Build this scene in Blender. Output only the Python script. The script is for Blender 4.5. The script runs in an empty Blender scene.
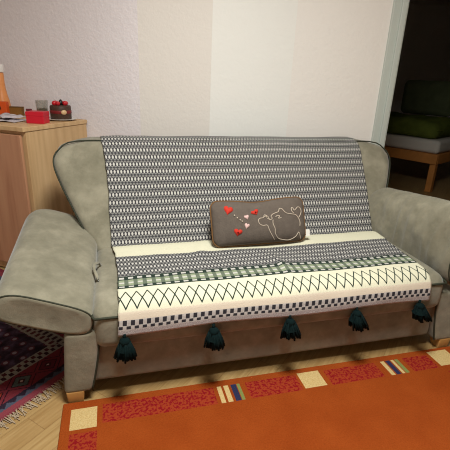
import bpy, bmesh, math, random
from mathutils import Vector, Matrix, noise

random.seed(7)
S = bpy.context.scene
COL = S.collection
R = math.radians
PI = math.pi

# ------------------------------------------------------------------ camera
def cam_axes(yaw, pitch, roll):
    f = Vector((math.sin(yaw) * math.cos(pitch), math.cos(yaw) * math.cos(pitch), -math.sin(pitch)))
    r = Vector((math.cos(yaw), -math.sin(yaw), 0.0))
    u = r.cross(f)
    return r * math.cos(roll) + u * math.sin(roll), u * math.cos(roll) - r * math.sin(roll), f

cam_data = bpy.data.cameras.new('camera')
cam = bpy.data.objects.new('camera', cam_data)
COL.objects.link(cam)
cr, cu, cf = cam_axes(0.273, 0.349, 0.044)
cm = Matrix((cr, cu, -cf)).transposed().to_4x4()
cm.translation = (-0.67, -1.387, 1.225)
cam.matrix_world = cm
cam_data.sensor_width = 36.0
cam_data.lens = 36.0 * 411.26 / 450.0
cam_data.clip_start = 0.02
S.camera = cam

# ------------------------------------------------------------------ world, lamp light, exposure
W = bpy.data.worlds.new('world')
S.world = W
W.use_nodes = True
W.node_tree.nodes['Background'].inputs[0].default_value = (1.0, 0.9, 0.8, 1)
W.node_tree.nodes['Background'].inputs[1].default_value = 0.03
S.view_settings.view_transform = 'Standard'
S.view_settings.look = 'None'
S.view_settings.gamma = 1.0
S.view_settings.use_curve_mapping = False
S.view_settings.exposure = 0.0
S.cycles.use_denoising = True
S.cycles.max_bounces = 6
S.cycles.filter_width = 1.1

ld = bpy.data.lights.new('ceiling_light', 'AREA')
ld.shape = 'DISK'
ld.size = 0.6
ld.energy = 79
ld.color = (0.97, 1.0, 0.96)
lo = bpy.data.objects.new('ceiling_light', ld)
lo.location = (-0.34, -0.62, 2.45)
COL.objects.link(lo)

# ------------------------------------------------------------------ node helpers
def lin(c):
    return tuple(((x / 255.0) / 12.92 if x / 255.0 <= 0.04045 else ((x / 255.0 + 0.055) / 1.055) ** 2.4) for x in c) + (1.0,)

class G:
    """a node tree being written"""
    def __init__(self, name, rough=0.8, spec=0.3):
        self.m = bpy.data.materials.new(name)
        self.m.use_nodes = True
        self.t = self.m.node_tree
        self.b = self.t.nodes['Principled BSDF']
        self.b.inputs['Roughness'].default_value = rough
        self.b.inputs['Specular IOR Level'].default_value = spec
    def n(self, kind, **kw):
        x = self.t.nodes.new(kind)
        for k, v in kw.items():
            setattr(x, k, v)
        return x
    def put(self, sock, v):
        if isinstance(v, X):
            self.t.links.new(v.s, sock)
        elif hasattr(v, 'is_output'):
            self.t.links.new(v, sock)
        else:
            sock.default_value = v
    def math(self, op, a, b=0.0, c=0.0):
        x = self.n('ShaderNodeMath', operation=op)
        self.put(x.inputs[0], a); self.put(x.inputs[1], b); self.put(x.inputs[2], c)
        return X(self, x.outputs[0])
    def coords(self, which='Object'):
        tc = self.n('ShaderNodeTexCoord')
        sp = self.n('ShaderNodeSeparateXYZ')
        self.t.links.new(tc.outputs[which], sp.inputs[0])
        return X(self, sp.outputs[0]), X(self, sp.outputs[1]), X(self, sp.outputs[2]), tc.outputs[which]
    def vec(self, a, b, c=0.0):
        x = self.n('ShaderNodeCombineXYZ')
        self.put(x.inputs[0], a); self.put(x.inputs[1], b); self.put(x.inputs[2], c)
        return x.outputs[0]
    def noise(self, v, scale, detail=3.0, rough=0.55):
        x = self.n('ShaderNodeTexNoise')
        self.t.links.new(v, x.inputs['Vector'])
        x.inputs['Scale'].default_value = scale
        x.inputs['Detail'].default_value = detail
        x.inputs['Roughness'].default_value = rough
        return X(self, x.outputs[0])
    def mix(self, f, a, b):
        x = self.n('ShaderNodeMix', data_type='RGBA')
        self.put(x.inputs[0], f)
        for i, v in ((6, a), (7, b)):
            self.put(x.inputs[i], v)
        return x.outputs[2]
    def ramp(self, f, stops):
        x = self.n('ShaderNodeValToRGB')
        e = x.color_ramp.elements
        while len(e) < len(stops):
            e.new(0.5)
        for i, (p, c) in enumerate(stops):
            e[i].position = p; e[i].color = c
        self.put(x.inputs[0], f)
        return x.outputs[0]
    def color(self, c):
        self.put(self.b.inputs['Base Color'], c)
    def bump(self, h, strength=0.3, dist=0.01):
        x = self.n('ShaderNodeBump')
        x.inputs['Strength'].default_value = strength
        x.inputs['Distance'].default_value = dist
        self.put(x.inputs['Height'], h)
        self.t.links.new(x.outputs[0], self.b.inputs['Normal'])

class X:
    def __init__(self, g, s): self.g, self.s = g, s
    def __add__(self, o): return self.g.math('ADD', self, o)
    __radd__ = __add__
    def __sub__(self, o): return self.g.math('SUBTRACT', self, o)
    def __rsub__(self, o): return self.g.math('SUBTRACT', o, self)
    def __mul__(self, o): return self.g.math('MULTIPLY', self, o)
    __rmul__ = __mul__
    def __truediv__(self, o): return self.g.math('DIVIDE', self, o)
    def __gt__(self, o): return self.g.math('GREATER_THAN', self, o)
    def __lt__(self, o): return self.g.math('LESS_THAN', self, o)
    def frac(self): return self.g.math('FRACT', self)
    def abs(self): return self.g.math('ABSOLUTE', self)
    def floor(self): return self.g.math('FLOOR', self)
    def min(self, o): return self.g.math('MINIMUM', self, o)
    def max(self, o): return self.g.math('MAXIMUM', self, o)
    def tri(self, period, phase=0.0):            # 0 at the cell's middle, 1 at its border
        return ((self / period + phase).frac() - 0.5).abs() * 2.0
    def between(self, a, b): return (self > a) * (self < b)

def plain(name, c, rough=0.6, spec=0.3, var=0.0, scale=30.0, bump=0.0, bscale=200.0, metal=0.0):
    g = G(name, rough, spec)
    x, y, z, o = g.coords()
    c = lin(c)
    if var:
        k = g.noise(o, scale, 4.0)
        a = tuple(v * (1 - var) for v in c[:3]) + (1,)
        b = tuple(min(1, v * (1 + var)) for v in c[:3]) + (1,)
        g.color(g.ramp(k, [(0.3, a), (0.7, b)]))
    else:
        g.color(c)
    if bump:
        g.bump(g.noise(o, bscale, 3.0), bump, 0.004)
    g.b.inputs['Metallic'].default_value = metal
    return g.m

# ------------------------------------------------------------------ materials
def mat_wall(name, c, strength):
    g = G(name, 0.9, 0.15)
    x, y, z, o = g.coords()
    k = g.noise(o, 3.0, 3.0)
    a = lin(c)
    g.color(g.mix(k * 0.12, a, tuple(v * 0.86 for v in a[:3]) + (1,)))
    h = g.noise(o, 55.0, 4.0, 0.6) + g.noise(o, 21.0, 2.0) * 0.7
    g.bump(h, strength, 0.006)
    return g.m
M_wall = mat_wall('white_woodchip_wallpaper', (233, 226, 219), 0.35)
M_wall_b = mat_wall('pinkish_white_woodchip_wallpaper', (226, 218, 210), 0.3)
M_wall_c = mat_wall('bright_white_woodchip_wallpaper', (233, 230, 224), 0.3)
M_lilac = mat_wall('lilac_grey_woodchip_wallpaper', (242, 234, 236), 0.5)
M_ceil = plain('white_ceiling_paint', (232, 228, 220), 0.9, 0.1)
M_trim = plain('white_gloss_paint', (188, 193, 185), 0.4, 0.4)

def mat_floor():
    g = G('oak_laminate', 0.38, 0.4)
    x, y, z, o = g.coords()
    a = R(44)
    s = x * math.cos(a) + y * math.sin(a)
    t = y * math.cos(a) - x * math.sin(a)
    row = (t / 0.095).floor()
    off = (row * 0.377).frac() * 0.62
    col = ((s + off) / 0.62).floor()
    rnd = ((row * 12.9898 + col * 78.233).frac() * 43.7).frac()
    grain = g.noise(g.vec(s * 1.6 + rnd * 9.0, t * 26.0, rnd * 5.0), 3.0, 5.0, 0.6)
    base = g.ramp(grain, [(0.25, lin((144, 112, 68))), (0.5, lin((166, 135, 88))), (0.8, lin((186, 156, 108)))])
    base = g.mix(rnd * 0.38, base, lin((150, 112, 68)))
    seam = (((t / 0.095).frac() < 0.022) + (((s + off) / 0.62).frac() < 0.004)).min(1.0)
    g.color(g.mix(seam * 0.45, base, lin((92, 64, 36))))
    return g.m
M_floor = mat_floor()

def mat_suede():
    g = G('grey_green_microfibre', 0.85, 0.12)
    x, y, z, o = g.coords()
    k = g.noise(o, 6.0, 5.0, 0.62)
    k2 = g.noise(o, 19.0, 4.0, 0.6)
    c = g.ramp(k * 0.65 + k2 * 0.35, [(0.33, lin((108, 103, 86))), (0.5, lin((127, 121, 103))), (0.66, lin((147, 140, 121)))])
    g.color(c)
    g.b.inputs['Sheen Weight'].default_value = 0.25
    g.b.inputs['Sheen Roughness'].default_value = 0.5
    g.bump(g.noise(o, 9.0, 3.0) + g.noise(o, 260.0, 2.0) * 0.12, 0.35, 0.02)
    return g.m
M_suede = mat_suede()
M_piping = plain('dark_green_piping', (52, 54, 42), 0.7, 0.2)
M_beech = plain('beech_wood', (186, 142, 84), 0.5, 0.3, 0.12, 14)

def mat_throw():
    g = G('woven_cotton_throw', 0.95, 0.08)
    u, v, w, o = g.coords('UV')       # metres: u across, v along, 0 at the crease between back and seat
    DARK, WHITE = lin((54, 53, 58)), lin((190, 186, 179))
    CREAM, GREEN = lin((216, 211, 186)), lin((44, 55, 48))
    LGREEN, LILAC = lin((142, 150, 124)), lin((180, 170, 174))
    # diamond weave: rows of bright dashes with a finer lattice between
    a = u.tri(0.0156); b = v.tri(0.040)
    row = b < 0.48
    dashw = (a * 0.9 + b * 0.8) < 0.62
    lat = (u.tri(0.0156, 0.5) + v.tri(0.0134)) < 0.95
    ring = row * dashw
    c = g.mix(lat, lin((64, 63, 66)), lin((130, 128, 124)))
    c = g.mix(row, c, g.mix(dashw, DARK, WHITE))
    fz = g.noise(g.vec(u * 60.0, v * 200.0), 1.0, 2.0)
    cream = g.mix(fz * 0.3, CREAM, lin((196, 190, 166)))
    c = g.mix(v.between(0.018, 0.145), c, cream)
    # dashed rows and green band
    P = 0.037
    dash = u.tri(P) < 0.55
    rowA = v.between(0.332, 0.362)
    c = g.mix(rowA, c, GREEN)
    c = g.mix(rowA * v.between(0.340, 0.354) * dash, c, WHITE)
    rowB = v.between(0.362, 0.408)
    c = g.mix(rowB, c, g.mix(dash, lin((100, 108, 92)), LGREEN))
    c = g.mix(rowB * v.between(0.380, 0.391) * dash, c, WHITE)
    rowC = v.between(0.408, 0.432)
    c = g.mix(rowC, c, GREEN)
    c = g.mix(rowC * v.between(0.413, 0.423) * dash, c, WHITE)
    # cream band with crossing zigzags
    c = g.mix(v.between(0.432, 0.576), c, cream)
    c = g.mix(v.between(0.550, 0.576) * 0.4, c, lin((206, 176, 166)))
    Z = 0.084
    z1 = u.tri(Z); z2 = u.tri(Z, 0.5)
    vv = (v - 0.459) / 0.081
    line = ((vv - z1).abs() < 0.066).max((vv - z2).abs() < 0.066) * v.between(0.456, 0.544)
    c = g.mix(line, c, GREEN)
    # check rows near the front edge
    Q = 0.030
    blk = u.tri(Q) < 0.52
    blk2 = (u.tri(Q, 0.5) < 0.55)
    c = g.mix(v.between(0.576, 0.612), c, g.mix(fz * 0.5, WHITE, LILAC))
    c = g.mix(v.between(0.577, 0.596) * blk, c, DARK)
    c = g.mix(v.between(0.598, 0.609) * blk2, c, DARK)
    mel = g.noise(g.vec(u, v), 420.0, 2.0)
    c = g.mix(v > 0.612, c, g.ramp(mel, [(0.36, lin((128, 119, 124))), (0.62, lin((204, 197, 194)))]))
    g.color(c)
    g.bump(g.noise(g.vec(u, v), 330.0, 2.0) + ring * 0.3, 0.5, 0.003)
    return g.m
M_throw = mat_throw()
M_tassel = plain('dark_teal_yarn', (10, 25, 25), 0.95, 0.1, 0.25, 60, 0.4, 300)

def mat_orange_rug():
    g = G('orange_wool_rug', 0.97, 0.05)
    x, y, z, o = g.coords()
    k = g.noise(o, 5.0, 3.0); k2 = g.noise(o, 160.0, 2.0)
    c = g.ramp(k * 0.6 + k2 * 0.4, [(0.35, lin((134, 57, 18))), (0.65, lin((150, 69, 25)))])
    RED = g.ramp(g.noise(o, 95.0, 2.0), [(0.44, lin((126, 22, 26))), (0.52, lin((148, 56, 30)))])
    CRM = g.ramp(k2, [(0.3, lin((182, 152, 98))), (0.7, lin((204, 178, 126)))])
    def rect(x0, x1, y0, y1, col):
        nonlocal c
        c = g.mix(x.between(x0, x1) * y.between(y0, y1), c, col)
    NAVY, STEEL, OLIVE = lin((44, 46, 74)), lin((70, 84, 118)), lin((120, 126, 70))
    Y0, Y1 = -0.158, -0.066
    rect(-0.872, -0.778, -0.170, -0.070, CRM)
    rect(-0.758, -0.322, Y0, Y1, RED)
    for a, b, q in ((-0.306, -0.288, CRM), (-0.278, -0.258, CRM), (-0.247, -0.224, NAVY), (-0.221, -0.208, OLIVE)):
        rect(a, b, Y0, Y1, q)
    rect(-0.184, 0.044, Y0, Y1, RED)
    rect(0.056, 0.157, -0.153, -0.060, CRM)
    rect(0.180, 0.436, Y0, Y1, RED)
    for a, b, q in ((0.470, 0.490, CRM), (0.497, 0.519, NAVY), (0.526, 0.540, CRM), (0.545, 0.563, OLIVE)):
        rect(a, b, Y0, Y1, q)
    rect(0.587, 0.720, Y0, Y1, RED)
    rect(0.738, 0.846, -0.150, -0.050, CRM)
    for x0, x1 in ((-0.870, -0.776), (0.742, 0.846)):       # the side borders run on towards the viewer
        rect(x0, x1, -0.62, -0.188, RED)
        rect(x0, x1, -0.75, -0.65, CRM)
        rect(x0, x1, -1.10, -0.78, RED)
    g.color(c)
    g.bump(k2, 0.6, 0.006)
    return g.m
M_orug = mat_orange_rug()

def mat_persian():
    g = G('dark_red_knotted_wool', 0.95, 0.08)
    s, t, z, o = g.coords()               # local: s along the fringe, t into the rug
    fz = g.noise(o, 220.0, 2.0) * 0.012 - 0.006
    right = (0.735 - s) * 0.715 + 0.02
    d = t.min(right) + fz
    along = g.math('MULTIPLY', s, t < right) + g.math('MULTIPLY', t, 1.0 - (t < right))
    # dark field with small florets
    fa = s.tri(0.062); fb = (t + ((s / 0.062).floor() * 0.5).frac() * 0.062).tri(0.062)
    r2 = fa * fa + fb * fb
    cloud = g.noise(o, 24.0, 3.0)
    c = g.ramp(cloud, [(0.35, lin((34, 24, 32))), (0.5, lin((52, 38, 50))), (0.68, lin((84, 68, 86)))])
    c = g.mix(r2 < 0.30, c, lin((84, 44, 56)))
    c = g.mix(r2 < 0.10, c, lin((136, 122, 130)))
    # guard stripe of small checks
    gs = d.between(0.205, 0.262)
    chk = (along.tri(0.034) < 0.5)
    chk2 = (along.tri(0.034, 0.5) < 0.5)
    gcol = g.mix(chk * d.between(0.212, 0.233), lin((138, 132, 122)), lin((48, 26, 34)))
    gcol = g.mix(chk2 * d.between(0.235, 0.254), gcol, lin((76, 32, 40)))
    c = g.mix(gs, c, gcol)
    # diamond band
    D = 0.125
    cell = (along / D).floor()
    dd = along.tri(D) + ((d - 0.1525) / 0.052).abs()
    step = (along * 90.0).frac() * 0.05
    pick = (cell * 0.3819).frac()
    inner = g.mix(pick > 0.70, g.mix(pick > 0.34, lin((142, 54, 38)), lin((80, 88, 84))), lin((92, 34, 44)))
    bc = g.mix(dd + step < 0.80, lin((112, 42, 50)), lin((34, 20, 26)))
    bc = g.mix(dd + step < 0.70, bc, inner)
    bc = g.mix(dd < 0.30, bc, lin((60, 26, 34)))
    bc = g.mix(dd < 0.12, bc, lin((190, 160, 150)))
    bc = g.mix((dd - 1.12).abs() < 0.05, bc, lin((44, 22, 30)))
    c = g.mix(d.between(0.098, 0.205), c, bc)
    # zigzag stripe, then pink edge
    zz = along.tri(0.042) * 0.02
    c = g.mix(d.between(0.062, 0.098), c, g.mix((d - 0.07) < zz, lin((42, 32, 44)), lin((72, 76, 90))))
    c = g.mix(d < 0.064, c, lin((128, 58, 66)))
    c = g.mix(d < 0.040, c, lin((118, 48, 57)))
    g.color(c)
    g.bump(g.noise(o, 300.0, 2.0), 0.5, 0.004)
    return g.m
M_persian = mat_persian()
M_fringe = plain('cream_wool_fringe', (176, 156, 132), 0.95, 0.05)

def mat_veneer(name, c0, c1, c2):
    g = G(name, 0.5, 0.3)
    x, y, z, o = g.coords()
    k = g.noise(g.vec(x * 9.0, y * 9.0, z * 0.8), 3.0, 4.0)
    g.color(g.ramp(k, [(0.3, lin(c0)), (0.5, lin(c1)), (0.75, lin(c2))]))
    return g.m
M_cab = mat_veneer('beech_veneer', (190, 152, 108), (203, 166, 121), (214, 178, 134))
M_cabfront = mat_veneer('beech_veneer_door', (176, 124, 94), (188, 136, 104), (196, 146, 112))
M_dark = plain('dark_gap', (38, 28, 22), 0.9, 0.1)

# ------------------------------------------------------------------ object helpers
INV = {}
def finish(name, bm, mat, parent=None, smooth=True, local=False):
    bmesh.ops.recalc_face_normals(bm, faces=bm.faces)
    if parent is not None and not local and parent.name in INV:
        bmesh.ops.transform(bm, matrix=INV[parent.name], verts=bm.verts)
    me = bpy.data.meshes.new(name)
    bm.to_mesh(me); bm.free()
    for p in me.polygons:
        p.use_smooth = smooth
    if mat: me.materials.append(mat)
    ob = bpy.data.objects.new(name, me)
    COL.objects.link(ob)
    if parent is not None:
        ob.parent = parent
        if parent.name in INV: INV[ob.name] = INV[parent.name]
    return ob

def thing(name, label, cat, loc=(0, 0, 0), rz=0.0, group=None):
    o = bpy.data.objects.new(name, None)
    o.empty_display_size = 0.05
    COL.objects.link(o)
    o.location = loc; o.rotation_euler = (0, 0, rz)
    o['label'] = label; o['category'] = cat
    if group: o['group'] = group
    INV[o.name] = (Matrix.Translation(loc) @ Matrix.Rotation(rz, 4, 'Z')).inverted()
    return o

def tag(o, label, cat, group=None, kind=None):
    o['label'] = label; o['category'] = cat
    if group: o['group'] = group
    if kind: o['kind'] = kind
    return o

def struct(name, bm, mat, parent=None, smooth=False):
    o = finish(name, bm, mat, parent, smooth)
    if parent is None: o['kind'] = 'structure'
    return o

def sharp(o, angle=35):
    me = o.data
    bm = bmesh.new(); bm.from_mesh(me)
    for e in bm.edges:
        if len(e.link_faces) == 2 and e.calc_face_angle(0) > R(angle):
            e.smooth = False
    bm.to_mesh(me); bm.free()
    return o

def axis_list(h, r, k, m):
    """coordinates -h..h with k steps inside each rounded corner and m steps between"""
    out = []
    for i in range(k + 1):
        out.append(-h + r - r * math.tan(R(45) * (1 - i / k)))
    for i in range(1, m):
        out.append(-(h - r) + 2 * (h - r) * i / m)
    for i in range(k + 1):
        out.append(h - r + r * math.tan(R(45) * i / k))
    return out

def rbox(bm, c, size, r, k=3, m=(4, 4, 4), f=None, rot=None):
    """rounded box; f deforms each point, given in the box's own centred frame"""
    h = [s / 2 for s in size]
    r = min(r, min(h) * 0.999)
    ax = [axis_list(h[i], r, k, m[i]) for i in range(3)]
    c = Vector(c)
    def P(p):
        q = Vector([max(-(h[i] - r), min(h[i] - r, p[i])) for i in range(3)])
        d = Vector(p) - q
        v = q + d.normalized() * r if d.length > 1e-9 else q
        if f: v = Vector(f(v))
        if rot: v = rot @ v
        return v + c
    made = []
    for a in range(3):
        b, e = (a + 1) % 3, (a + 2) % 3
        for sgn in (-1, 1):
            grid = []
            for u in ax[b]:
                row = []
                for w in ax[e]:
                    p = [0, 0, 0]; p[a] = sgn * h[a]; p[b] = u; p[e] = w
                    row.append(bm.verts.new(P(p)))
                grid.append(row)
            for i in range(len(grid) - 1):
                for j in range(len(grid[0]) - 1):
                    bm.faces.new((grid[i][j], grid[i + 1][j], grid[i + 1][j + 1], grid[i][j + 1]))
            made += [v for rw in grid for v in rw]
    bmesh.ops.remove_doubles(bm, verts=made, dist=1e-5)

def box(bm, c, size, rot=None, bevel=0.0):
    if bevel:
        return rbox(bm, c, size, bevel, 2, (1, 1, 1), None, rot)
    h = [s / 2 for s in size]
    vs = []
    for x in (-1, 1):
        for y in (-1, 1):
            for z in (-1, 1):
                v = Vector((x * h[0], y * h[1], z * h[2]))
                if rot: v = rot @ v
                vs.append(bm.verts.new(v + Vector(c)))
    for q in ((0, 1, 3, 2), (4, 6, 7, 5), (0, 4, 5, 1), (2, 3, 7, 6), (0, 2, 6, 4), (1, 5, 7, 3)):
        bm.faces.new([vs[i] for i in q])

def tube(bm, pts, r, n=6, closed=False, taper=None):
    pts = [Vector(p) for p in pts]
    rings = []
    N = len(pts)
    up = Vector((0.123, 0.31, 0.94)).normalized()
    for i, p in enumerate(pts):
        if closed: t = pts[(i + 1) % N] - pts[i - 1]
        else: t = pts[min(i + 1, N - 1)] - pts[max(i - 1, 0)]
        t.normalize()
        a = t.cross(up)
        if a.length < 1e-3: a = t.cross(Vector((1, 0, 0)))
        a.normalize(); b = t.cross(a)
        rr = r * (taper(i / max(1, N - 1)) if taper else 1.0)
        rings.append([bm.verts.new(p + (a * math.cos(2 * PI * k / n) + b * math.sin(2 * PI * k / n)) * rr) for k in range(n)])
    for i in range(N if closed else N - 1):
        A, B = rings[i], rings[(i + 1) % N]
        for k in range(n):
            bm.faces.new((A[k], A[(k + 1) % n], B[(k + 1) % n], B[k]))
    if not closed:
        bm.faces.new(rings[0]); bm.faces.new(rings[-1])

def lathe(bm, prof, n=24, c=(0, 0, 0), f=None):
    c = Vector(c); rings = []
    for (r, z) in prof:
        if r < 1e-6:
            rings.append([bm.verts.new(c + Vector((0, 0, z)))])
        else:
            rings.append([bm.verts.new(c + Vector((r * math.cos(2 * PI * k / n), r * math.sin(2 * PI * k / n), z))) for k in range(n)])
    for A, B in zip(rings, rings[1:]):
        for k in range(n):
            a = (A[k], A[(k + 1) % n]) if len(A) > 1 else (A[0],)
            b = (B[(k + 1) % n], B[k]) if len(B) > 1 else (B[0],)
            if len(a) + len(b) > 2: bm.faces.new(a + b)

def prism(bm, poly, z0, z1):
    lo_ = [bm.verts.new((x, y, z0)) for x, y in poly]
    hi = [bm.verts.new((x, y, z1)) for x, y in poly]
    n = len(poly)
    bm.faces.new(lo_[::-1]); bm.faces.new(hi)
    for i in range(n):
        bm.faces.new((lo_[i], lo_[(i + 1) % n], hi[(i + 1) % n], hi[i]))

def interp(x, tab):
    if x <= tab[0][0]: return tab[0][1]
    for (a, b), (c, d) in zip(tab, tab[1:]):
        if x <= c:
            t = (x - a) / (c - a)
            return b + (d - b) * t
    return tab[-1][1]

def smooth_interp(x, tab):
    """Catmull-Rom through the table"""
    if x <= tab[0][0]: return tab[0][1]
    if x >= tab[-1][0]: return tab[-1][1]
    for i in range(len(tab) - 1):
        x0, y0 = tab[i]; x1, y1 = tab[i + 1]
        if x <= x1:
            h = x1 - x0
            def sl(j):
                if j <= 0 or j >= len(tab) - 1:
                    j0, j1 = max(0, j - 1), min(len(tab) - 1, j + 1)
                else:
                    j0, j1 = j - 1, j + 1
                return (tab[j1][1] - tab[j0][1]) / (tab[j1][0] - tab[j0][0])
            t = (x - x0) / h
            return ((2*t**3 - 3*t**2 + 1) * y0 + (t**3 - 2*t**2 + t) * h * sl(i) + (-2*t**3 + 3*t**2) * y1 + (t**3 - t**2) * h * sl(i + 1))

# ------------------------------------------------------------------ the room
H = 2.6
CA = R(35)                                            # the cabinet wall's turn
ca = Vector((math.sin(CA), math.cos(CA), 0))          # along the cabinet's side, into the depth
cb = Vector((-math.cos(CA), math.sin(CA), 0))         # along the cabinet's front, to the left
CAB0 = Vector((-1.135, 1.09, 0))                      # near right corner of the cabinet
CAB_D = 0.53
wall_pt = CAB0 + ca * (CAB_D + 0.012)
# corner of the lilac wall and the white wall
tt = 0.40
P0 = wall_pt - cb * tt
A_end = P0 + cb * 3.0
P1 = Vector((-0.0745, 1.205, 0)); P2 = Vector((0.4346, 1.165, 0)); P3 = Vector((1.025, 1.085, 0))
dD = (P3 - P2).normalized()
D_w0 = P3 + dD * 0.09                                 # opening starts behind the frame
OPEN = 0.86
D_w1 = D_w0 + dD * OPEN
D_end = D_w1 + dD * 0.9
nD = Vector((-dD.y, dD.x, 0))                         # away from the room
TH = 0.14

def wall_slab(name, a, b, mat, th=TH, z0=0.0, z1=H, parent=None):
    d = (b - a).normalized(); n = Vector((-d.y, d.x, 0)) * th
    bm = bmesh.new()
    prism(bm, [(a.x, a.y), (b.x, b.y), (b.x + n.x, b.y + n.y), (a.x + n.x, a.y + n.y)], z0, z1)
    return struct(name, bm, mat, parent)

bm = bmesh.new(); box(bm, (1.5, 1.0, -0.05), (13, 12, 0.1)); struct('floor', bm, M_floor)
bm = bmesh.new(); box(bm, (1.5, 1.0, H + 0.05), (13, 12, 0.1)); struct('ceiling', bm, M_ceil)
wall_slab('wall_left', A_end, P0, M_lilac)
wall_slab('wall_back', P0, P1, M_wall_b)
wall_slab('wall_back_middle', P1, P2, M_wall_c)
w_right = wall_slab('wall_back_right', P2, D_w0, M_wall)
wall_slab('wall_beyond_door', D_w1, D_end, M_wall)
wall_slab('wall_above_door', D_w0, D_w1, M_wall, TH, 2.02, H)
F0 = Vector((-3.7, -0.6, 0)); F1 = Vector((-2.3, -3.2, 0)); F2 = Vector((2.9, -3.2, 0))
wall_slab('wall_far_left', F0, A_end, M_lilac)
wall_slab('wall_front_left', F1, F0, M_wall)
wall_slab('wall_front', F2, F1, M_wall)
wall_slab('wall_right', D_end, F2, M_wall)
# bedroom behind the white wall
B0 = D_w0 + nD * TH - dD * 0.45
Bq = [B0 + nD * 0.0, B0 + nD * 5.2 , B0 + nD * 5.2 + dD * 4.6, B0 + dD * 4.6]
wall_slab('wall_bedroom_left', B0, Bq[1], M_wall)
wall_slab('wall_bedroom_back', Bq[1], Bq[2], M_wall)
wall_slab('wall_bedroom_right', Bq[2], Bq[3], M_wall)

# door frame: stepped white architrave, lining and head
door = bpy.data.objects.new('door_1', None); COL.objects.link(door); door['kind'] = 'structure'
rotD = Matrix.Rotation(math.atan2(dD.y, dD.x), 3, 'Z')
def dbox(bm, along, depth, z, size, bevel=0.004):
    c = P3 + dD * along + nD * depth; box(bm, (c.x, c.y, z), size, rotD, bevel)
bm = bmesh.new()
dbox(bm, 0.027, -0.006, 1.03, (0.054, 0.024, 2.06))
dbox(bm, 0.066, -0.013, 1.03, (0.034, 0.038, 2.06))
finish('door_frame', bm, M_trim, door, False)
bm = bmesh.new(); dbox(bm, 0.085, 0.06, 1.01, (0.02, 0.16, 2.02)); finish('door_lining', bm, M_trim, door, False)
bm = bmesh.new()
dbox(bm, 0.09 + OPEN + 0.063, -0.006, 1.03, (0.054, 0.024, 2.06)); dbox(bm, 0.09 + OPEN + 0.020, -0.013, 1.03, (0.034, 0.038, 2.06))
dbox(bm, 0.09 + OPEN + 0.004, 0.06, 1.01, (0.02, 0.16, 2.02))
finish('door_frame', bm, M_trim, door, False)
bm = bmesh.new(); dbox(bm, 0.09 + OPEN / 2, -0.008, 2.06, (OPEN + 0.18, 0.028, 0.08)); finish('door_head', bm, M_trim, door, False)

# ------------------------------------------------------------------ rugs
bm = bmesh.new()
rbox(bm, (0, -0.93, 0.006), (1.81, 1.80, 0.012), 0.005, 2, (20, 20, 1))
o = finish('orange_rug', bm, M_orug)
o.location = (0, 0, 0)
tag(o, 'orange wool rug with red and cream block border on the floor before the sofa', 'rug')
# the mesh was built in place, so its own coordinates are the pattern's

PA = R(46)
rug = thing('patterned_rug', 'dark red fringed oriental rug with diamond border beside the sofa', 'rug', (-1.111, -0.1, 0), PI / 2 - PA)
bm = bmesh.new()
box(bm, (-0.1825, 0.625, 0.004), (1.835, 1.19, 0.008), None, 0.003)
finish('pile', bm, M_persian, rug, True, True)
bm = bmesh.new()
for i in range(420):
    s = -1.09 + 1.82 * (i + random.uniform(-.4, .4)) / 420
    ln = random.uniform(0.022, 0.052); dx = random.uniform(-0.022, 0.022)
    z = random.uniform(0.002, 0.005)
    tube(bm, [(s, 0.036, 0.007), (s + dx * 0.3, 0.026, z + 0.002), (s + dx, 0.03 - ln, z)], 0.0016, 4)
fr = finish('fringe', bm, M_fringe, rug, True, True); fr['kind'] = 'stuff'; fr['label'] = 'cream knotted fringe'

# ------------------------------------------------------------------ sofa
sofa = thing('sofa', 'grey green microfibre sofa with flared back and fold-out arms against the white wall', 'sofa', (0, 0.4, 0))

# base box under the seat
bm = bmesh.new()
rbox(bm, (-0.01, 0.37, 0.155), (1.58, 0.74, 0.175), 0.02, 3, (10, 4, 2))
finish('base', bm, M_suede, sofa)

# seat cushion: top falls a little at the front, crowned
SX0, SX1 = -0.778, 0.775
def seat_z(y):                       # top of the seat along the depth
    return smooth_interp(y, [(-0.05, 0.400), (0.0, 0.414), (0.05, 0.4195), (0.1, 0.420), (0.25, 0.420), (0.40, 0.422), (0.52, 0.425), (0.62, 0.428)])
def seat_f(v):
    x, y, z = v
    yy = y + 0.285
    if z > 0: z = z + (seat_z(yy) - 0.412) * (z / 0.0875)
    k = max(0.0, 1 - (abs(x) / 0.79) ** 6)
    if z > 0: z += 0.006 * k * math.sin(PI * max(0, min(1, (yy + 0.05) / 0.65)))
    if y < -0.2: y -= 0.010 * k * max(0, 1 - (z / 0.09) ** 2)
    return (x, y, z)
bm = bmesh.new()
rbox(bm, ((SX0 + SX1) / 2, 0.285, 0.3225), (SX1 - SX0, 0.65, 0.175), 0.045, 5, (30, 14, 3), seat_f)
seat = finish('seat_cushion', bm, M_suede, sofa)
bm = bmesh.new()
pp = []
for i in range(41):
    x = SX0 + 0.012 + (SX1 - SX0 - 0.024) * i / 40
    pp.append((x, -0.043, 0.379))
pp = [(SX0 - 0.002, 0.5, 0.385), (SX0 - 0.002, 0.1, 0.380), (SX0 - 0.001, 0.0, 0.379), (SX0 + 0.004, -0.028, 0.379)] + pp + [(SX1 - 0.004, -0.028, 0.379), (SX1 + 0.001, 0.0, 0.379), (SX1 + 0.002, 0.5, 0.385)]
tube(bm, pp, 0.0052, 6)
finish('piping', bm, M_piping, seat)

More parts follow.
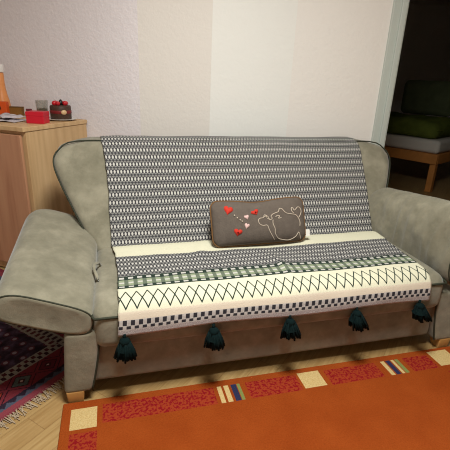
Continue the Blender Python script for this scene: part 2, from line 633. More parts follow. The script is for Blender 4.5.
# backrest: leaning panel, widening to rounded wings at the top
def back_y(z): return 0.505 + (z - 0.427) * (0.327 / 0.475)
HW = [(0.25, 0.735), (0.43, 0.785), (0.48, 0.820), (0.585, 0.876), (0.71, 0.938), (0.78, 0.962), (0.822, 0.955), (0.852, 0.925), (0.870, 0.875), (0.886, 0.82)]
BZ0, BZ1 = 0.28, 0.886
def back_f(v):
    x, y, z = v
    zz = z + (BZ0 + BZ1) / 2
    hw = smooth_interp(zz, HW)
    xx = x * hw
    yy = y * 0.17 + back_y(zz) + 0.085
    if y < 0:
        k = max(0.0, 1 - abs(x) ** 4)
        yy -= 0.010 * k * math.sin(PI * max(0, min(1, (zz - 0.35) / 0.6)))
    return (xx, yy, zz)
bm = bmesh.new()
# unit box: x -1..1, y -.5..5 of thickness, z real
def rb(v):
    return back_f((v[0] / 0.8, v[1] / 0.17, v[2]))
rbox(bm, (0, 0, 0), (1.6, 0.17, BZ1 - BZ0), 0.045, 5, (34, 3, 16), rb)
back = finish('backrest', bm, M_suede, sofa)
bm = bmesh.new()
loop = []
for i in range(34):
    z = 0.36 + (0.846 - 0.36) * i / 33
    loop.append((-(smooth_interp(z, HW) - 0.004), back_y(z) + 0.016, z))
top = [(-0.915, 0.861), (-0.888, 0.874), (-0.84, 0.8815)] + [(-0.8 + 1.6 * i / 30, 0.884) for i in range(31)] + [(0.84, 0.8815), (0.888, 0.874), (0.915, 0.861)]
left_loop = list(loop)
loop += [(x, back_y(z) + 0.016, z) for x, z in top]
loop += [(-x, y, z) for x, y, z in reversed(left_loop)]
tube(bm, loop, 0.0038, 6)
finish('piping', bm, M_piping, back)

# fold-out arms: a lens-shaped bolster hinged at the seat
def make_arm(side, hinge, ang, width, y0, y1, crown, lift, crease=0.0, grow=0.35, ex=0.46, es=0.78):
    """side -1 left, +1 right; the section runs from the hinge outward at angle ang above horizontal"""
    uw = Vector((side * math.cos(ang), 0, math.sin(ang)))
    ut = Vector((-side * math.sin(ang), 0, math.cos(ang)))
    hv = Vector((hinge[0], 0, hinge[1]))
    NS = 44 if crease < 1 else 90
    def section(y):
        k = (y - y0) / (y1 - y0)
        pts = []
        for i in range(NS):
            a = 2 * PI * i / NS
            c, s = math.cos(a), math.sin(a)
            w = math.copysign(abs(c) ** ex, c) * width / 2 + width / 2
            t = math.copysign(abs(s) ** es, s)
            t = t * (crown * (1 + grow * k) if t > 0 else 0.042)
            pts.append((w, t + 0.02 - 0.04 * (w / width - 0.5) * 0.5))
        return pts
    ys = [y0 + (y1 - y0) * i / 30 for i in range(31)]
    if crease > 1: ys = [y0 + (y1 - y0) * i / 90 for i in range(91)]
    rings = []
    bm = bmesh.new()
    def place(w, t, y, sc):
        cw = width / 2
        w = cw + (w - cw) * sc; t = 0.02 + (t - 0.02) * sc
        k = (y - y0) / (y1 - y0)
        n = noise.noise(Vector((w * 7, t * 7 + side * 3, y * 7))) * 0.006 * crease
        if crease > 1:                   # gathered folds running round the bolster
            q = Vector((y * 13 + w * 2.5, w * 3.4 - y * 3, side * 5 + t * 2))
            fold = 1 - abs(noise.noise(q)) * 2.2
            n += max(0.0, fold) ** 1.7 * 0.008 * min(1.0, sc) * (0.4 + 0.6 * math.sin(PI * max(0.0, min(1.0, w / width))))
        return hv + uw * w + ut * (t + n) + Vector((0, y, lift * k))
    prof = [(y0 + 0.030, 0.70), (y0 + 0.012, 0.86), (y0, 0.962), (y0 + 0.004, 0.992)] + [(y, 1.0) for y in ys if y > y0 + 0.012 and y < y1 - 0.09]
    prof = [(y0 + 0.004, 0.0), (y0 + 0.003, 0.5), (y0 + 0.001, 0.8), (y0, 0.95), (y0 + 0.004, 0.985), (y0 + 0.014, 1.0)] + [(y, 1.0) for y in ys if y0 + 0.03 < y < y1 - 0.10]
    for i in range(9):
        a = PI / 2 * i / 8
        prof.append((y1 - 0.10 + 0.10 * math.sin(a), max(0.0, math.cos(a)) ** 0.55))
    for y, sc in prof:
        if sc < 1e-4:
            w0, t0 = width / 2, 0.02
            rings.append([bm.verts.new(place(w0, t0, y, 0))])
        else:
            rings.append([bm.verts.new(place(w, t, y, sc)) for w, t in section(y)])
    for A, B in zip(rings, rings[1:]):
        for k in range(NS):
            a = (A[k], A[(k + 1) % NS]) if len(A) > 1 else (A[0],)
            b = (B[(k + 1) % NS], B[k]) if len(B) > 1 else (B[0],)
            if len(a) + len(b) > 2: bm.faces.new(a + b)
    arm = finish('armrest', bm, M_suede, sofa)
    bm = bmesh.new()
    tube(bm, [place(w, t, y0 + 0.004, 0.995) for w, t in section(y0)], 0.0032, 6, True)
    finish('piping', bm, M_piping, arm)
    return arm
arm_l = make_arm(-1, (-0.790, 0.305), R(24), 0.345, -0.03, 0.74, 0.070, 0.075, 0.6)
arm_r = make_arm(1, (0.872, 0.352), R(92), 0.385, -0.045, 0.68, 0.080, -0.090, 2.4, 0.55, 0.72, 0.85)

# upright arm panels with a bowed inner edge
for sd in (-1, 1):
    def panel_f(v, sd=sd):
        x, y, z = v
        k = (z + 0.135) / 0.27
        inner = 0.795 - 0.037 * smooth_interp(k, [(0, 0.0), (0.35, 0.55), (0.7, 0.95), (1, 1.0)])
        outer = 0.898 - 0.02 * k
        return (sd * ((inner + outer) / 2 + x * (outer - inner) / 0.11), y, z)
    bm = bmesh.new()
    rbox(bm, (0, 0.37, 0.185), (0.11, 0.80, 0.27), 0.018, 3, (2, 6, 8), panel_f)
    pn = finish('arm_panel', bm, M_suede, sofa)
    bm = bmesh.new()
    pts = []
    for i in range(15):
        z = -0.13 + 0.26 * i / 14
        q = panel_f((-0.055, 0, z)); pts.append((q[0], -0.022, z + 0.185))
    tube(bm, pts, 0.004, 6); finish('piping', bm, M_piping, pn)
for sx in (-1, 1):
    for y in (0.005, 0.735):
        bm = bmesh.new()
        rbox(bm, (sx * 0.858, y, 0.0285), (0.062, 0.062, 0.057), 0.005, 2, (1, 1, 1), lambda v: (v[0] * (1 + v[2] * 3.0), v[1] * (1 + v[2] * 3.0), v[2]))
        sharp(finish('foot', bm, M_beech, sofa))
# pull strap in the gap between left arm and seat
bm = bmesh.new()
def arm_top(w, t, y): return (-0.790 - math.cos(R(24)) * w + math.sin(R(24)) * t, y, 0.305 + math.sin(R(24)) * w + math.cos(R(24)) * t + 0.075 * (y + 0.03) / 0.77)
tube(bm, [arm_top(*q) for q in ((-0.010, 0.03, 0.33), (-0.010, 0.085, 0.325), (0.010, 0.107, 0.31), (0.030, 0.114, 0.27), (0.030, 0.113, 0.23), (0.012, 0.107, 0.19), (-0.010, 0.080, 0.175), (-0.010, 0.02, 0.18))], 0.0065, 6)
finish('pull_strap', bm, M_suede, sofa)

# ------------------------------------------------------------------ throw blanket
OFF = 0.007
prof = [(0.985, 0.62), (0.975, 0.70), (1.000, 0.78), (0.998, 0.84), (0.970, 0.880), (0.92, 0.8905), (0.858, 0.8905)]
zt = 0.876
while zt > 0.452:
    bul = 0.010 * math.sin(PI * max(0, min(1, (zt - 0.35) / 0.6)))
    prof.append((back_y(zt) - bul - OFF * 0.9 + (0.016 if zt > 0.87 else 0.004 if zt > 0.85 else 0), zt)); zt -= 0.025
crease_i = len(prof)
prof.append((0.494, 0.430))
y = 0.45
while y > 0.01:
    prof.append((y, seat_z(y) + 0.007 + OFF)); y -= 0.03
prof += [(-0.008, 0.4245), (-0.030, 0.413), (-0.046, 0.396), (-0.056, 0.372), (-0.060, 0.345), (-0.060, 0.316)]
# arc length, 0 at the crease
arc = [0.0]
for a, b in zip(prof, prof[1:]):
    arc.append(arc[-1] + math.dist(a, b))
c0 = arc[crease_i]
tabY = [(s - c0, p[0]) for s, p in zip(arc, prof)]
tabZ = [(s - c0, p[1]) for s, p in zip(arc, prof)]
v_min, v_max = tabY[0][0], tabY[-1][0]
VS = 1.0                                    # pattern metres per metre along the seat
top_s = [s for s, p in zip(arc, prof) if p[1] == 0.8905][1] - c0
def throw_edges(v):
    l = smooth_interp(v, [(-0.9, -0.738), (-0.58, -0.728), (-0.45, -0.712), (-0.3, -0.704), (0.0, -0.700), (0.08, -0.688), (0.2, -0.681), (0.5, -0.680), (0.65, -0.690)])
    r = smooth_interp(v, [(-0.9, 0.715), (-0.62, 0.738), (-0.52, 0.748), (-0.3, 0.738), (0.0, 0.721), (0.2, 0.698), (0.45, 0.676), (0.65, 0.664)])
    return l, r
NU, NV = 150, 240
bm = bmesh.new()
uvl = bm.loops.layers.uv.new('UVMap')
uvs = {}
grid = []
for j in range(NV + 1):
    v = v_min + (v_max - v_min) * j / NV
    l, r = throw_edges(v)
    row = []
    e = 0.004
    ty = interp(v + e, tabY) - interp(v - e, tabY); tz = interp(v + e, tabZ) - interp(v - e, tabZ)
    L = math.hypot(ty, tz) or 1
    ny, nz = tz / L, -ty / L
    for i in range(NU + 1):
        u = i / NU
        x = l + (r - l) * u
        n = noise.noise(Vector((x * 3.1, v * 4.0, 2.2))) * 0.006 + noise.noise(Vector((x * 9, v * 11, 7.7))) * 0.0026
        n += 0.010 * math.exp(-((x - 0.03 - 0.05 * (v - 0.3)) / 0.016) ** 2) * max(0.0, 1 - ((v - 0.33) / 0.16) ** 2) ** 2
        n += 0.007 * math.exp(-((x + 0.28 + 0.35 * (v - 0.1)) / 0.03) ** 2) * max(0.0, 1 - ((v - 0.12) / 0.12) ** 2)
        hang = max(0.0, (v - (v_max - 0.09)) / 0.09)
        n = n * (1 - 0.3 * hang) + 0.004
        wob = hang * 0.010 * math.sin(x * 9.0 + 1.0)
        ew = 0.004 * noise.noise(Vector((v * 22, 0.5 if u < 0.5 else 9.5, 0))) * (1 if u in (0, 1) else 0)
        p = bm.verts.new((x + ew, interp(v, tabY) + ny * max(0.0, n), interp(v, tabZ) + nz * max(0, n) - wob * 0.5))
        uvs[p] = (-0.70 + 1.40 * u, v if v < 0 else v * VS)
        row.append(p)
    grid.append(row)
for j in range(NV):
    for i in range(NU):
        f = bm.faces.new((grid[j][i], grid[j][i + 1], grid[j + 1][i + 1], grid[j + 1][i]))
        for lp in f.loops: lp[uvl].uv = uvs[lp.vert]
throw = finish('throw_blanket', bm, M_throw)
md = throw.modifiers.new('cloth', 'SOLIDIFY'); md.thickness = 0.004; md.offset = 0.0
tag(throw, 'woven black and white throw with green zigzag stripe draped over the sofa', 'blanket')
# tassels along its front edge
def tassel(x, z, lean, n):
    rnd = random.Random(n)
    bm = bmesh.new()
    y = -0.068
    tube(bm, [(x, y + 0.004, z + 0.012), (x, y, z - 0.008)], 0.006, 8)
    prof_ = [(0, 0.0), (0.012, -0.002), (0.019, -0.008), (0.020, -0.015), (0.017, -0.023), (0.022, -0.032), (0.030, -0.046)]
    lathe(bm, prof_, 14, (x, y - 0.006, z))
    for k in range(64):
        a = rnd.uniform(0, 2 * PI); rr = math.sqrt(rnd.random())
        r0, r1 = 0.019 * rr, (0.043 + rnd.uniform(-.004, .004)) * rr
        ln = 0.080 + rnd.uniform(-0.008, 0.003)
        ca_, sa_ = math.cos(a), math.sin(a)
        yb = 0.75
        pts = [(x + r0 * ca_, y - 0.006 + r0 * sa_ * yb, z - 0.014),
               (x + (r0 + r1) * 0.55 * ca_ + lean * 0.3, y - 0.010 + (r0 + r1) * 0.55 * sa_ * yb, z - 0.045),
               (x + r1 * ca_ + lean, y - 0.012 + min(r1 * sa_ * yb, 0.026), z - ln)]
        tube(bm, pts, 0.0042, 5)
    finish('tassel', bm, M_tassel, throw)
for n, (x, z, lean) in enumerate(((-0.664, 0.307, -0.004), (-0.328, 0.306, 0.004), (-0.008, 0.307, 0.008), (0.298, 0.309, 0.018), (0.616, 0.309, 0.022))):
    tassel(x, z, lean, n)

# ------------------------------------------------------------------ pillow with hearts and a pig outline
PC = Vector((0.010, 0.418, 0.553))
pw, ph, pt = 0.484, 0.222, 0.105
lean = R(-24); roll_ = R(-1.0)
PR = Matrix.Rotation(lean, 3, 'X') @ Matrix.Rotation(roll_, 3, 'Y')
pil = thing('throw_pillow', 'small grey pillow embroidered with hearts and a pig leaning on the throw', 'pillow', (PC.x, PC.y, 0.44))
def pillow_xy(u, v):
    """u, v in -1..1 to the pillow's own plane"""
    x = u * pw / 2 * (1 - 0.025 * (1 - v * v) * 0)
    topdip = -0.016 * math.exp(-((u + 0.05) / 0.45) ** 2)
    z = v * ph / 2 + (topdip if v > 0 else -0.002) * max(0, v) 
    # rounded corners
    cx, cz = max(0, abs(u) - 0.84) / 0.16, max(0, abs(v) - 0.66) / 0.34
    k = math.hypot(cx, cz)
    if cx > 0 and cz > 0:
        m = max(cx, cz)
        if k > 1e-6:
            sc = m / k
            x = math.copysign((0.84 + 0.16 * cx * sc) * pw / 2, u)
            z0 = (0.66 + 0.34 * cz * sc)
            z = math.copysign(z0 * ph / 2, v) + topdip * max(0, v) * (v > 0)
    return x, z
def pillow_t(u, v):
    k = (1 - abs(u) ** 3.4) * (1 - abs(v) ** 2.8)
    return pt / 2 * max(0.0, k) ** 0.5
def pil_pt(u, v, out=0.0, sgn=-1):
    x, z = pillow_xy(u, v)
    return PC + PR @ Vector((x, sgn * (pillow_t(u, v) + out), z))
M_pillow = plain('grey_brown_plush', (98, 88, 80), 0.95, 0.08, 0.10, 40, 0.4, 120)
M_pilpipe = plain('brown_cord', (112, 80, 48), 0.8, 0.2)
M_heart = plain('red_felt', (192, 56, 44), 0.9, 0.1, 0.12, 80)
M_pink = plain('pale_pink_felt', (214, 178, 172), 0.9, 0.1)
M_thread = plain('cream_thread', (196, 180, 162), 0.9, 0.1)
M_dred = plain('dark_red_thread', (110, 20, 22), 0.9, 0.1)
bm = bmesh.new()
N1, N2 = 56, 30
sheets = []
for sg in (-1, 1):
    sh = [[bm.verts.new(pil_pt(-1 + 2 * i / N1, -1 + 2 * j / N2, 0, sg)) for j in range(N2 + 1)] for i in range(N1 + 1)]
    for i in range(N1):
        for j in range(N2):
            bm.faces.new((sh[i][j], sh[i + 1][j], sh[i + 1][j + 1], sh[i][j + 1]))
bmesh.ops.remove_doubles(bm, verts=bm.verts, dist=1e-5)
cover = finish('cover', bm, M_pillow, pil)
bm = bmesh.new()
edge = [(-1 + 2 * i / 50, -1) for i in range(50)] + [(1, -1 + 2 * i / 24) for i in range(24)] + [(1 - 2 * i / 50, 1) for i in range(50)] + [(-1, 1 - 2 * i / 24) for i in range(24)]
tube(bm, [pil_pt(u, v) for u, v in edge], 0.0042, 6, True)
finish('piping', bm, M_pilpipe, pil)['label'] = 'brown corded edge'
# photograph-frame outlines turned into the pillow's own coordinates once, here written as pillow units
def uvp(px, py):
    u = (px - 211.5) / (301.0 - 211.5)
    top_, bot_ = 205.5 + (199.5 - 205.5) * u, 244.5 + (237.5 - 244.5) * u
    return -1 + 2 * u, 1 - 2 * (py - top_) / (bot_ - top_)
def heart(cx, cy, w, h, tilt, mat, name, pit=False):
    u0, v0 = uvp(cx, cy)
    bm = bmesh.new()
    ring = []
    for i in range(28):
        t = 2 * PI * i / 28
        hx = 16 * math.sin(t) ** 3 / 17.0
        hy = (13 * math.cos(t) - 5 * math.cos(2 * t) - 2 * math.cos(3 * t) - math.cos(4 * t) + 2.5) / 15.0
        x, y = hx * w / 2, hy * h / 2
        x, y = x * math.cos(tilt) - y * math.sin(tilt), x * math.sin(tilt) + y * math.cos(tilt)
        ring.append((u0 + x / (pw / 2), v0 + y / (ph / 2)))
    top_ = [bm.verts.new(pil_pt(u, v, 0.0022)) for u, v in ring]
    low = [bm.verts.new(pil_pt(u, v, -0.002)) for u, v in ring]
    mid = bm.verts.new(pil_pt(u0, v0, 0.0034))
    for i in range(28):
        j = (i + 1) % 28
        bm.faces.new((top_[i], top_[j], mid)); bm.faces.new((top_[i], low[i], low[j], top_[j]))
    ob = finish(name, bm, mat, pil)
    if pit:
        bm = bmesh.new(); u, v = u0, v0
        tube(bm, [pil_pt(u - 0.012, v, 0.004), pil_pt(u + 0.012, v + 0.02, 0.004)], 0.004, 6)
        finish('stitch', bm, M_dred, ob)
    return ob
heart(225.6, 213.6, 0.046, 0.046, R(-18), M_heart, 'heart')['label'] = 'large plain red heart'
heart(250.0, 214.0, 0.044, 0.032, R(28), M_heart, 'heart', True)['label'] = 'red heart with dark stitch near the pig'
heart(232.6, 232.2, 0.044, 0.036, R(-14), M_heart, 'heart', True)['label'] = 'lower red heart with dark stitch'
heart(241.6, 219.0, 0.025, 0.026, R(16), M_pink, 'heart')['label'] = 'upper small pale pink heart'
heart(241.0, 226.8, 0.026, 0.028, R(-20), M_pink, 'heart')['label'] = 'lower small pale pink heart'
bm = bmesh.new()
for px, py in ((230.6, 217.6), (233.0, 219.6), (235.4, 221.4), (237, 222.6)):
    u, v = uvp(px, py); tube(bm, [pil_pt(u - .008, v + .03, 0.002), pil_pt(u + .008, v - .03, 0.002)], 0.0028, 5)
finish('stitch_trail', bm, M_thread, pil)
def q7(pts): return [(250 + x / 7.5, 195 + y / 7.5) for x, y in pts]
strokes = [
    [(95, 195), (85, 172), (62, 160), (52, 180), (28, 185), (16, 200), (22, 222), (45, 232), (75, 230), (85, 250), (100, 280), (130, 320)],
    [(80, 185), (100, 195), (115, 185), (108, 170), (122, 155), (140, 148), (165, 138), (175, 118), (195, 122), (205, 135), (225, 150), (262, 155), (295, 160), (315, 180), (325, 205), (322, 230)],
    [(120, 195), (118, 220), (130, 250), (132, 280), (155, 310), (190, 318), (240, 320), (285, 300), (310, 270), (322, 290), (330, 310)],
    [(318, 175), (332, 160), (345, 135), (338, 112), (318, 108), (300, 122), (285, 130), (278, 115), (266, 115), (266, 135), (280, 150)],
    [(140, 175), (155, 165), (170, 170), (160, 185), (182, 180)],
    [(60, 175), (70, 168), (78, 180)],
]
for st in strokes:
    pass
bm = bmesh.new()
for st in strokes:
    pts = q7(st)
    dense = []
    for i in range(len(pts) - 1):
        p_0 = pts[max(0, i - 1)]; p_1 = pts[i]; p_2 = pts[i + 1]; p_3 = pts[min(len(pts) - 1, i + 2)]
        for k in range(5):
            t = k / 5
            dense.append(tuple(0.5 * (2 * b + (c - a) * t + (2 * a - 5 * b + 4 * c - d) * t * t + (3 * b - a - 3 * c + d) * t ** 3) for a, b, c, d in zip(p_0, p_1, p_2, p_3)))
    dense.append(pts[-1])
    tube(bm, [pil_pt(*uvp(*p), 0.0012) for p in dense], 0.0019, 5)
finish('pig_outline', bm, M_thread, pil)['label'] = 'cream stitched pig outline'
M_white = plain('white_satin', (222, 216, 206), 0.6, 0.3)
bm = bmesh.new()
tp = pil_pt(1.0, -0.62)
box(bm, (tp.x + 0.010, tp.y - 0.004, tp.z - 0.004), (0.026, 0.0016, 0.034), PR)
finish('care_tag', bm, M_white, pil, False)

# ------------------------------------------------------------------ cabinet
CAB_H = 0.914
cab_rz = -CA                                          # local +y runs into the depth, local -x to the left
cab = thing('cabinet', 'light beech veneer cabinet standing left of the sofa at the wall', 'cabinet', CAB0, cab_rz)
CW = 0.90
bm = bmesh.new(); box(bm, (-CW / 2, CAB_D / 2 + 0.004, CAB_H / 2 - 0.008), (CW, CAB_D - 0.012, CAB_H - 0.034), None, 0.002)
finish('body', bm, M_cab, cab, False, True)
bm = bmesh.new(); box(bm, (-CW / 2 - 0.004, CAB_D / 2 - 0.006, CAB_H - 0.0125), (CW + 0.020, CAB_D + 0.012, 0.025), None, 0.003)
finish('top', bm, M_cab, cab, False, True)
for k in range(2):
    bm = bmesh.new(); x0 = -0.020 - k * (CW / 2 - 0.010)
    box(bm, (x0 - (CW / 2 - 0.024) / 2, -0.006, CAB_H / 2 + 0.01), (CW / 2 - 0.026, 0.016, CAB_H - 0.11), None, 0.002)
    dr = finish('door', bm, M_cabfront, cab, False, True)
    bm = bmesh.new(); kx = x0 - (CW / 2 - 0.024) + 0.04 if k == 0 else x0 - 0.04
    lathe(bm, [(0, -0.001), (0.006, 0), (0.006, 0.014), (0.013, 0.018), (0.013, 0.026), (0, 0.028)], 16)
    bmesh.ops.transform(bm, matrix=Matrix.Translation((kx, -0.014, 0.66)) @ Matrix.Rotation(R(90), 4, 'X'), verts=bm.verts)
    finish('knob', bm, M_beech, dr, True, True)
bm = bmesh.new(); box(bm, (-CW / 2, CAB_D / 2 + 0.02, 0.0225), (CW - 0.02, CAB_D - 0.06, 0.043)); finish('plinth', bm, M_dark, cab, False, True)

def on_cab(s, d, z=0.0):                              # s to the left along the front, d into the depth
    p = CAB0 + cb * s + ca * d
    return (p.x, p.y, CAB_H + z)

M_redbox = plain('red_card', (196, 22, 44), 0.45, 0.4)
b = thing('gift_box', 'small plain red card box on the cabinet, nearest its front edge', 'box', on_cab(0.085, 0.20), cab_rz + R(20))
bm = bmesh.new(); box(bm, (0, 0, 0.022), (0.102, 0.085, 0.044), None, 0.003); finish('box_body', bm, M_redbox, b, False, True)
bm = bmesh.new(); box(bm, (0, 0, 0.055), (0.105, 0.088, 0.024), None, 0.003); finish('lid', bm, M_redbox, b, False, True)

M_choc = plain('dark_brown_glaze', (70, 48, 36), 0.5, 0.4, 0.12, 40)
M_plate = plain('white_porcelain', (228, 222, 214), 0.25, 0.5)
M_ribbon = plain('dark_red_ribbon', (120, 34, 34), 0.5, 0.3)
M_gold = plain('cream_gold_emblem', (214, 178, 132), 0.4, 0.4)
M_berry = plain('red_berry', (190, 26, 36), 0.3, 0.5)
M_black = plain('black_gloss', (24, 20, 20), 0.35, 0.5)
p_ = thing('cake_plate', 'white saucer under the brown cake-shaped trinket box on the cabinet', 'plate', on_cab(0.093, 0.405))
bm = bmesh.new(); lathe(bm, [(0, 0.0), (0.05, 0.0), (0.055, 0.002), (0.092, 0.009), (0.094, 0.012), (0.09, 0.0115), (0.056, 0.005), (0, 0.005)], 36)
finish('saucer', bm, M_plate, p_, True, True)
k_ = thing('trinket_box', 'dark brown cake-shaped trinket box topped with red berries on a white saucer', 'box', on_cab(0.093, 0.405, 0.0065), R(15))
bm = bmesh.new(); lathe(bm, [(0, 0), (0.060, 0), (0.063, 0.004), (0.063, 0.076), (0.060, 0.084), (0.0, 0.086)], 36)
finish('cake_body', bm, M_choc, k_, True, True)
bm = bmesh.new(); lathe(bm, [(0.0633, 0.036), (0.0648, 0.037), (0.0648, 0.055), (0.0633, 0.056)], 36); finish('ribbon', bm, M_ribbon, k_, True, True)
bm = bmesh.new(); lathe(bm, [(0, 0.006), (0.014, 0.005), (0.017, 0.0)], 18)
bmesh.ops.transform(bm, matrix=Matrix.Rotation(R(8), 4, 'Z') @ Matrix.Translation((0, -0.064, 0.046)) @ Matrix.Rotation(R(90), 4, 'X') @ Matrix.Diagonal((1, 0.85, 1, 1)), verts=bm.verts)
finish('emblem', bm, M_gold, k_, True, True)
for i, (x, y_, r, mt, nm) in enumerate(((-0.036, -0.010, 0.015, M_berry, 'berry'), (-0.016, -0.022, 0.014, M_berry, 'berry'), (0.026, -0.018, 0.015, M_berry, 'berry'), (0.036, 0.006, 0.014, M_berry, 'berry'), (-0.024, 0.018, 0.015, M_berry, 'berry'), (0.012, 0.018, 0.015, M_berry, 'berry'))):
    bm = bmesh.new(); lathe(bm, [(r * math.sin(PI * t / 8), -r * math.cos(PI * t / 8)) for t in range(9)], 14, (x, y_, 0.085 + r * 0.8)); finish(nm, bm, mt, k_, True, True)
bm = bmesh.new(); lathe(bm, [(0, 0.085), (0.015, 0.087), (0.013, 0.104), (0.006, 0.118), (0, 0.121)], 10, (0.004, -0.004, 0)); finish('chocolate_curl', bm, M_black, k_, True, True)

g = G('clear_glass', 0.05, 0.5)
tr = g.n('ShaderNodeBsdfTransparent'); tr.inputs[0].default_value = (0.90, 0.91, 0.89, 1)
gl = g.n('ShaderNodeBsdfGlossy'); gl.inputs['Roughness'].default_value = 0.05
fr_ = g.n('ShaderNodeLayerWeight'); fr_.inputs[0].default_value = 0.12
ms = g.n('ShaderNodeMixShader')
g.t.links.new(fr_.outputs['Facing'], ms.inputs[0]); g.t.links.new(tr.outputs[0], ms.inputs[1]); g.t.links.new(gl.outputs[0], ms.inputs[2])
g.t.links.new(ms.outputs[0], g.t.nodes['Material Output'].inputs[0])
M_glass = g.m
M_wax = plain('brown_grey_wax', (112, 98, 82), 0.5, 0.3, 0.2, 50)
c_ = thing('candle_glass', 'clear drinking glass with greyish candle remains beside the trinket box', 'glass', on_cab(0.285, 0.455))
bm = bmesh.new(); lathe(bm, [(0, 0.0), (0.030, 0.0), (0.033, 0.004), (0.039, 0.108), (0.0365, 0.108), (0.031, 0.010), (0, 0.009)], 28); finish('glass_body', bm, M_glass, c_, True, True)
bm = bmesh.new(); lathe(bm, [(0, 0.010), (0.0300, 0.0105), (0.0330, 0.055), (0, 0.052)], 24); finish('wax', bm, M_wax, c_, True, True)
bm = bmesh.new(); rbox(bm, (0, 0, 0.025), (0.036, 0.026, 0.050), 0.004, 2, (1, 1, 1))
o = finish('matchbox', bm, plain('dark_red_card', (96, 20, 30), 0.6, 0.3)); o.location = on_cab(0.372, 0.43); o.rotation_euler = (0, 0, 0.2)
tag(o, 'tiny dark red box between the mustard box and the candle glass', 'box')

M_orange = plain('orange_plastic', (226, 148, 88), 0.35, 0.4)
M_label = plain('orange_red_card', (214, 84, 30), 0.5, 0.3)
M_cap = plain('white_plastic', (232, 226, 220), 0.35, 0.4)
bt = thing('plastic_bottle', 'tall orange plastic bottle with white cap on the cabinet', 'bottle', on_cab(0.600, 0.435))
bm = bmesh.new(); lathe(bm, [(0, 0), (0.044, 0.0), (0.049, 0.006), (0.049, 0.060), (0.046, 0.090), (0.037, 0.130), (0.032, 0.165), (0.030, 0.20), (0.030, 0.262), (0.026, 0.268), (0, 0.268)], 28); finish('bottle_body', bm, M_orange, bt, True, True)
bm = bmesh.new(); lathe(bm, [(0, 0.268), (0.034, 0.268), (0.036, 0.272), (0.036, 0.312), (0.033, 0.318), (0, 0.318)], 28); finish('cap', bm, M_cap, bt, True, True)
ob = thing('orange_package', 'orange cardboard package with a black round mark before the bottle', 'box', on_cab(0.530, 0.355), cab_rz + R(24))
bm = bmesh.new(); box(bm, (0, 0, 0.045), (0.085, 0.045, 0.090), None, 0.003); finish('carton', bm, M_label, ob, False, True)
bm = bmesh.new(); lathe(bm, [(0, 0.003), (0.021, 0.003), (0.022, 0.0)], 20)
bmesh.ops.transform(bm, matrix=Matrix.Translation((-0.014, -0.0227, 0.052)) @ Matrix.Rotation(R(90), 4, 'X'), verts=bm.verts); finish('printed_mark', bm, M_black, ob, True, True)
bm = bmesh.new(); lathe(bm, [(0, 0.004), (0.009, 0.004), (0.0095, 0.002)], 16)
bmesh.ops.transform(bm, matrix=Matrix.Translation((-0.014, -0.0227, 0.052)) @ Matrix.Rotation(R(90), 4, 'X'), verts=bm.verts); finish('printed_ring', bm, M_cap, ob, True, True)
gb = thing('card_box', 'small mustard brown cardboard box between the orange package and the glass', 'box', on_cab(0.488, 0.43), cab_rz + R(26))
M_must = plain('mustard_card', (132, 92, 42), 0.7, 0.2, 0.08, 30)
bm = bmesh.new(); box(bm, (0, 0, 0.026), (0.092, 0.055, 0.052), None, 0.002); finish('box_body', bm, M_must, gb, False, True)
bm = bmesh.new(); box(bm, (0, 0, 0.0535), (0.094, 0.057, 0.005), None, 0.002); finish('box_flap', bm, plain('dark_mustard_card', (104, 74, 36), 0.7, 0.2), gb, False, True)
# crumpled leaflets
M_paper = plain('printed_paper', (196, 186, 190), 0.6, 0.3, 0.25, 34)
for n, (s, d, w, l, rz, lb) in enumerate(((0.30, 0.17, 0.21, 0.17, 0.3, 'curled white leaflet with faint print lying on the cabinet, the lower of two'), (0.335, 0.215, 0.19, 0.13, -0.25, 'creased white plastic sleeve lying on top of the leaflet on the cabinet'))):
    bm = bmesh.new()
    NN = 18
    gr = []
    for i in range(NN + 1):
        rw = []
        for j in range(NN + 1):
            x, y_ = (i / NN - 0.5) * w, (j / NN - 0.5) * l
            z = 0.004 + n * 0.014 + abs(noise.noise(Vector((x * 14, y_ * 14, 3.0 + n * 4)))) * (0.012 + 0.014 * n)
            rw.append(bm.verts.new((x, y_, z)))
        gr.append(rw)
    for i in range(NN):
        for j in range(NN):
            bm.faces.new((gr[i][j], gr[i + 1][j], gr[i + 1][j + 1], gr[i][j + 1]))
    o = finish('leaflet' if n == 0 else 'plastic_sleeve', bm, M_paper)
    m2 = o.modifiers.new('sheet', 'SOLIDIFY'); m2.thickness = 0.002
    o.location = on_cab(s, d); o.rotation_euler = (0, 0, cab_rz + rz)
    tag(o, lb, 'paper')

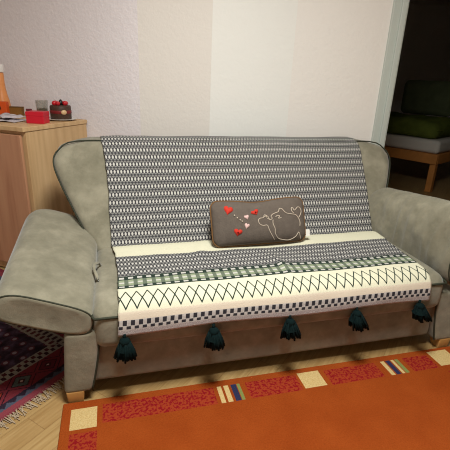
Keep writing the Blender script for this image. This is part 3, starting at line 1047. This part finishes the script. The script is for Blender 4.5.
# ------------------------------------------------------------------ bed in the dark bedroom
rd = Vector((-0.45, 0.893, 0)).normalized(); wd = Vector((rd.y, -rd.x, 0))
K = Vector((2.96, 2.57, 0))
rotB = Matrix((rd, -wd, Vector((0, 0, 1)))).transposed()       # local x along the rail, local -y to the far side
bed = thing('bed', 'wooden bed with white mattress in the dark room beyond the doorway', 'bed', K)
M_bedwood = plain('honey_pine', (186, 122, 62), 0.5, 0.3, 0.1, 12)
M_matt = plain('white_mattress_ticking', (206, 198, 188), 0.9, 0.1)
M_duvet = plain('green_cotton', (92, 102, 44), 0.95, 0.05, 0.2, 9, 0.4, 30)
M_pgrey = plain('grey_green_cotton', (86, 92, 66), 0.95, 0.05, 0.15, 9)
BL, BW = 2.0, 1.0
def bb(al, ac, z): return K + rd * al + wd * ac + Vector((0, 0, z))
def bedbox(nm, al, ac, z, size, mat, r=0.01, m=(2, 2, 2), f=None, parent=bed):
    bm = bmesh.new(); rbox(bm, bb(al, ac, z), size, r, 4, m, f, rotB); return finish(nm, bm, mat, parent)
bedbox('rail', BL / 2, 0.012, 0.40, (BL, 0.028, 0.115), M_bedwood, 0.006)
bedbox('rail', BL / 2, BW - 0.012, 0.40, (BL, 0.028, 0.115), M_bedwood, 0.006)
bedbox('end_board', 0.012, BW / 2, 0.40, (0.028, BW - 0.06, 0.115), M_bedwood, 0.006)
bedbox('headboard', BL - 0.012, BW / 2, 0.55, (0.028, BW - 0.06, 0.5), M_bedwood, 0.006)
for al in (0.045, BL - 0.045):
    for ac in (0.06, BW - 0.06):
        bedbox('leg', al, ac, 0.172, (0.07, 0.07, 0.342), M_bedwood, 0.006)
bedbox('slats', BL / 2, BW / 2, 0.442, (BL - 0.06, BW - 0.06, 0.03), M_bedwood, 0.006)
bedbox('mattress', BL / 2 - 0.0, BW / 2 + 0.01, 0.535, (BL - 0.03, BW - 0.02, 0.155), M_matt, 0.045, (6, 6, 2))
def duv(v):
    n = noise.noise(Vector((v[0] * 4, v[1] * 4, 1.0))) * 0.05 + noise.noise(Vector((v[0] * 9, v[1] * 9, 5.0))) * 0.02
    return (v[0], v[1], v[2] + (n if v[2] > 0 else n * 0.2))
bm = bmesh.new(); rbox(bm, bb(0.80, 0.50, 0.715), (1.45, 0.96, 0.20), 0.09, 4, (24, 18, 2), duv, rotB)
o = finish('duvet', bm, M_duvet); tag(o, 'crumpled green duvet lying on the bed in the dark room', 'duvet')
def pilb(v):
    k = max(0.05, (1 - (abs(v[0]) / 0.36) ** 3) * (1 - (abs(v[2]) / 0.24) ** 3)) ** 0.5
    return (v[0], v[1] * k, v[2])
bm = bmesh.new(); rbox(bm, bb(0.62, 0.88, 1.05), (0.70, 0.18, 0.44), 0.07, 4, (12, 3, 10), pilb, rotB)
o = finish('bed_pillow', bm, M_pgrey); tag(o, 'dark grey green pillow standing behind the green duvet on the bed', 'pillow')
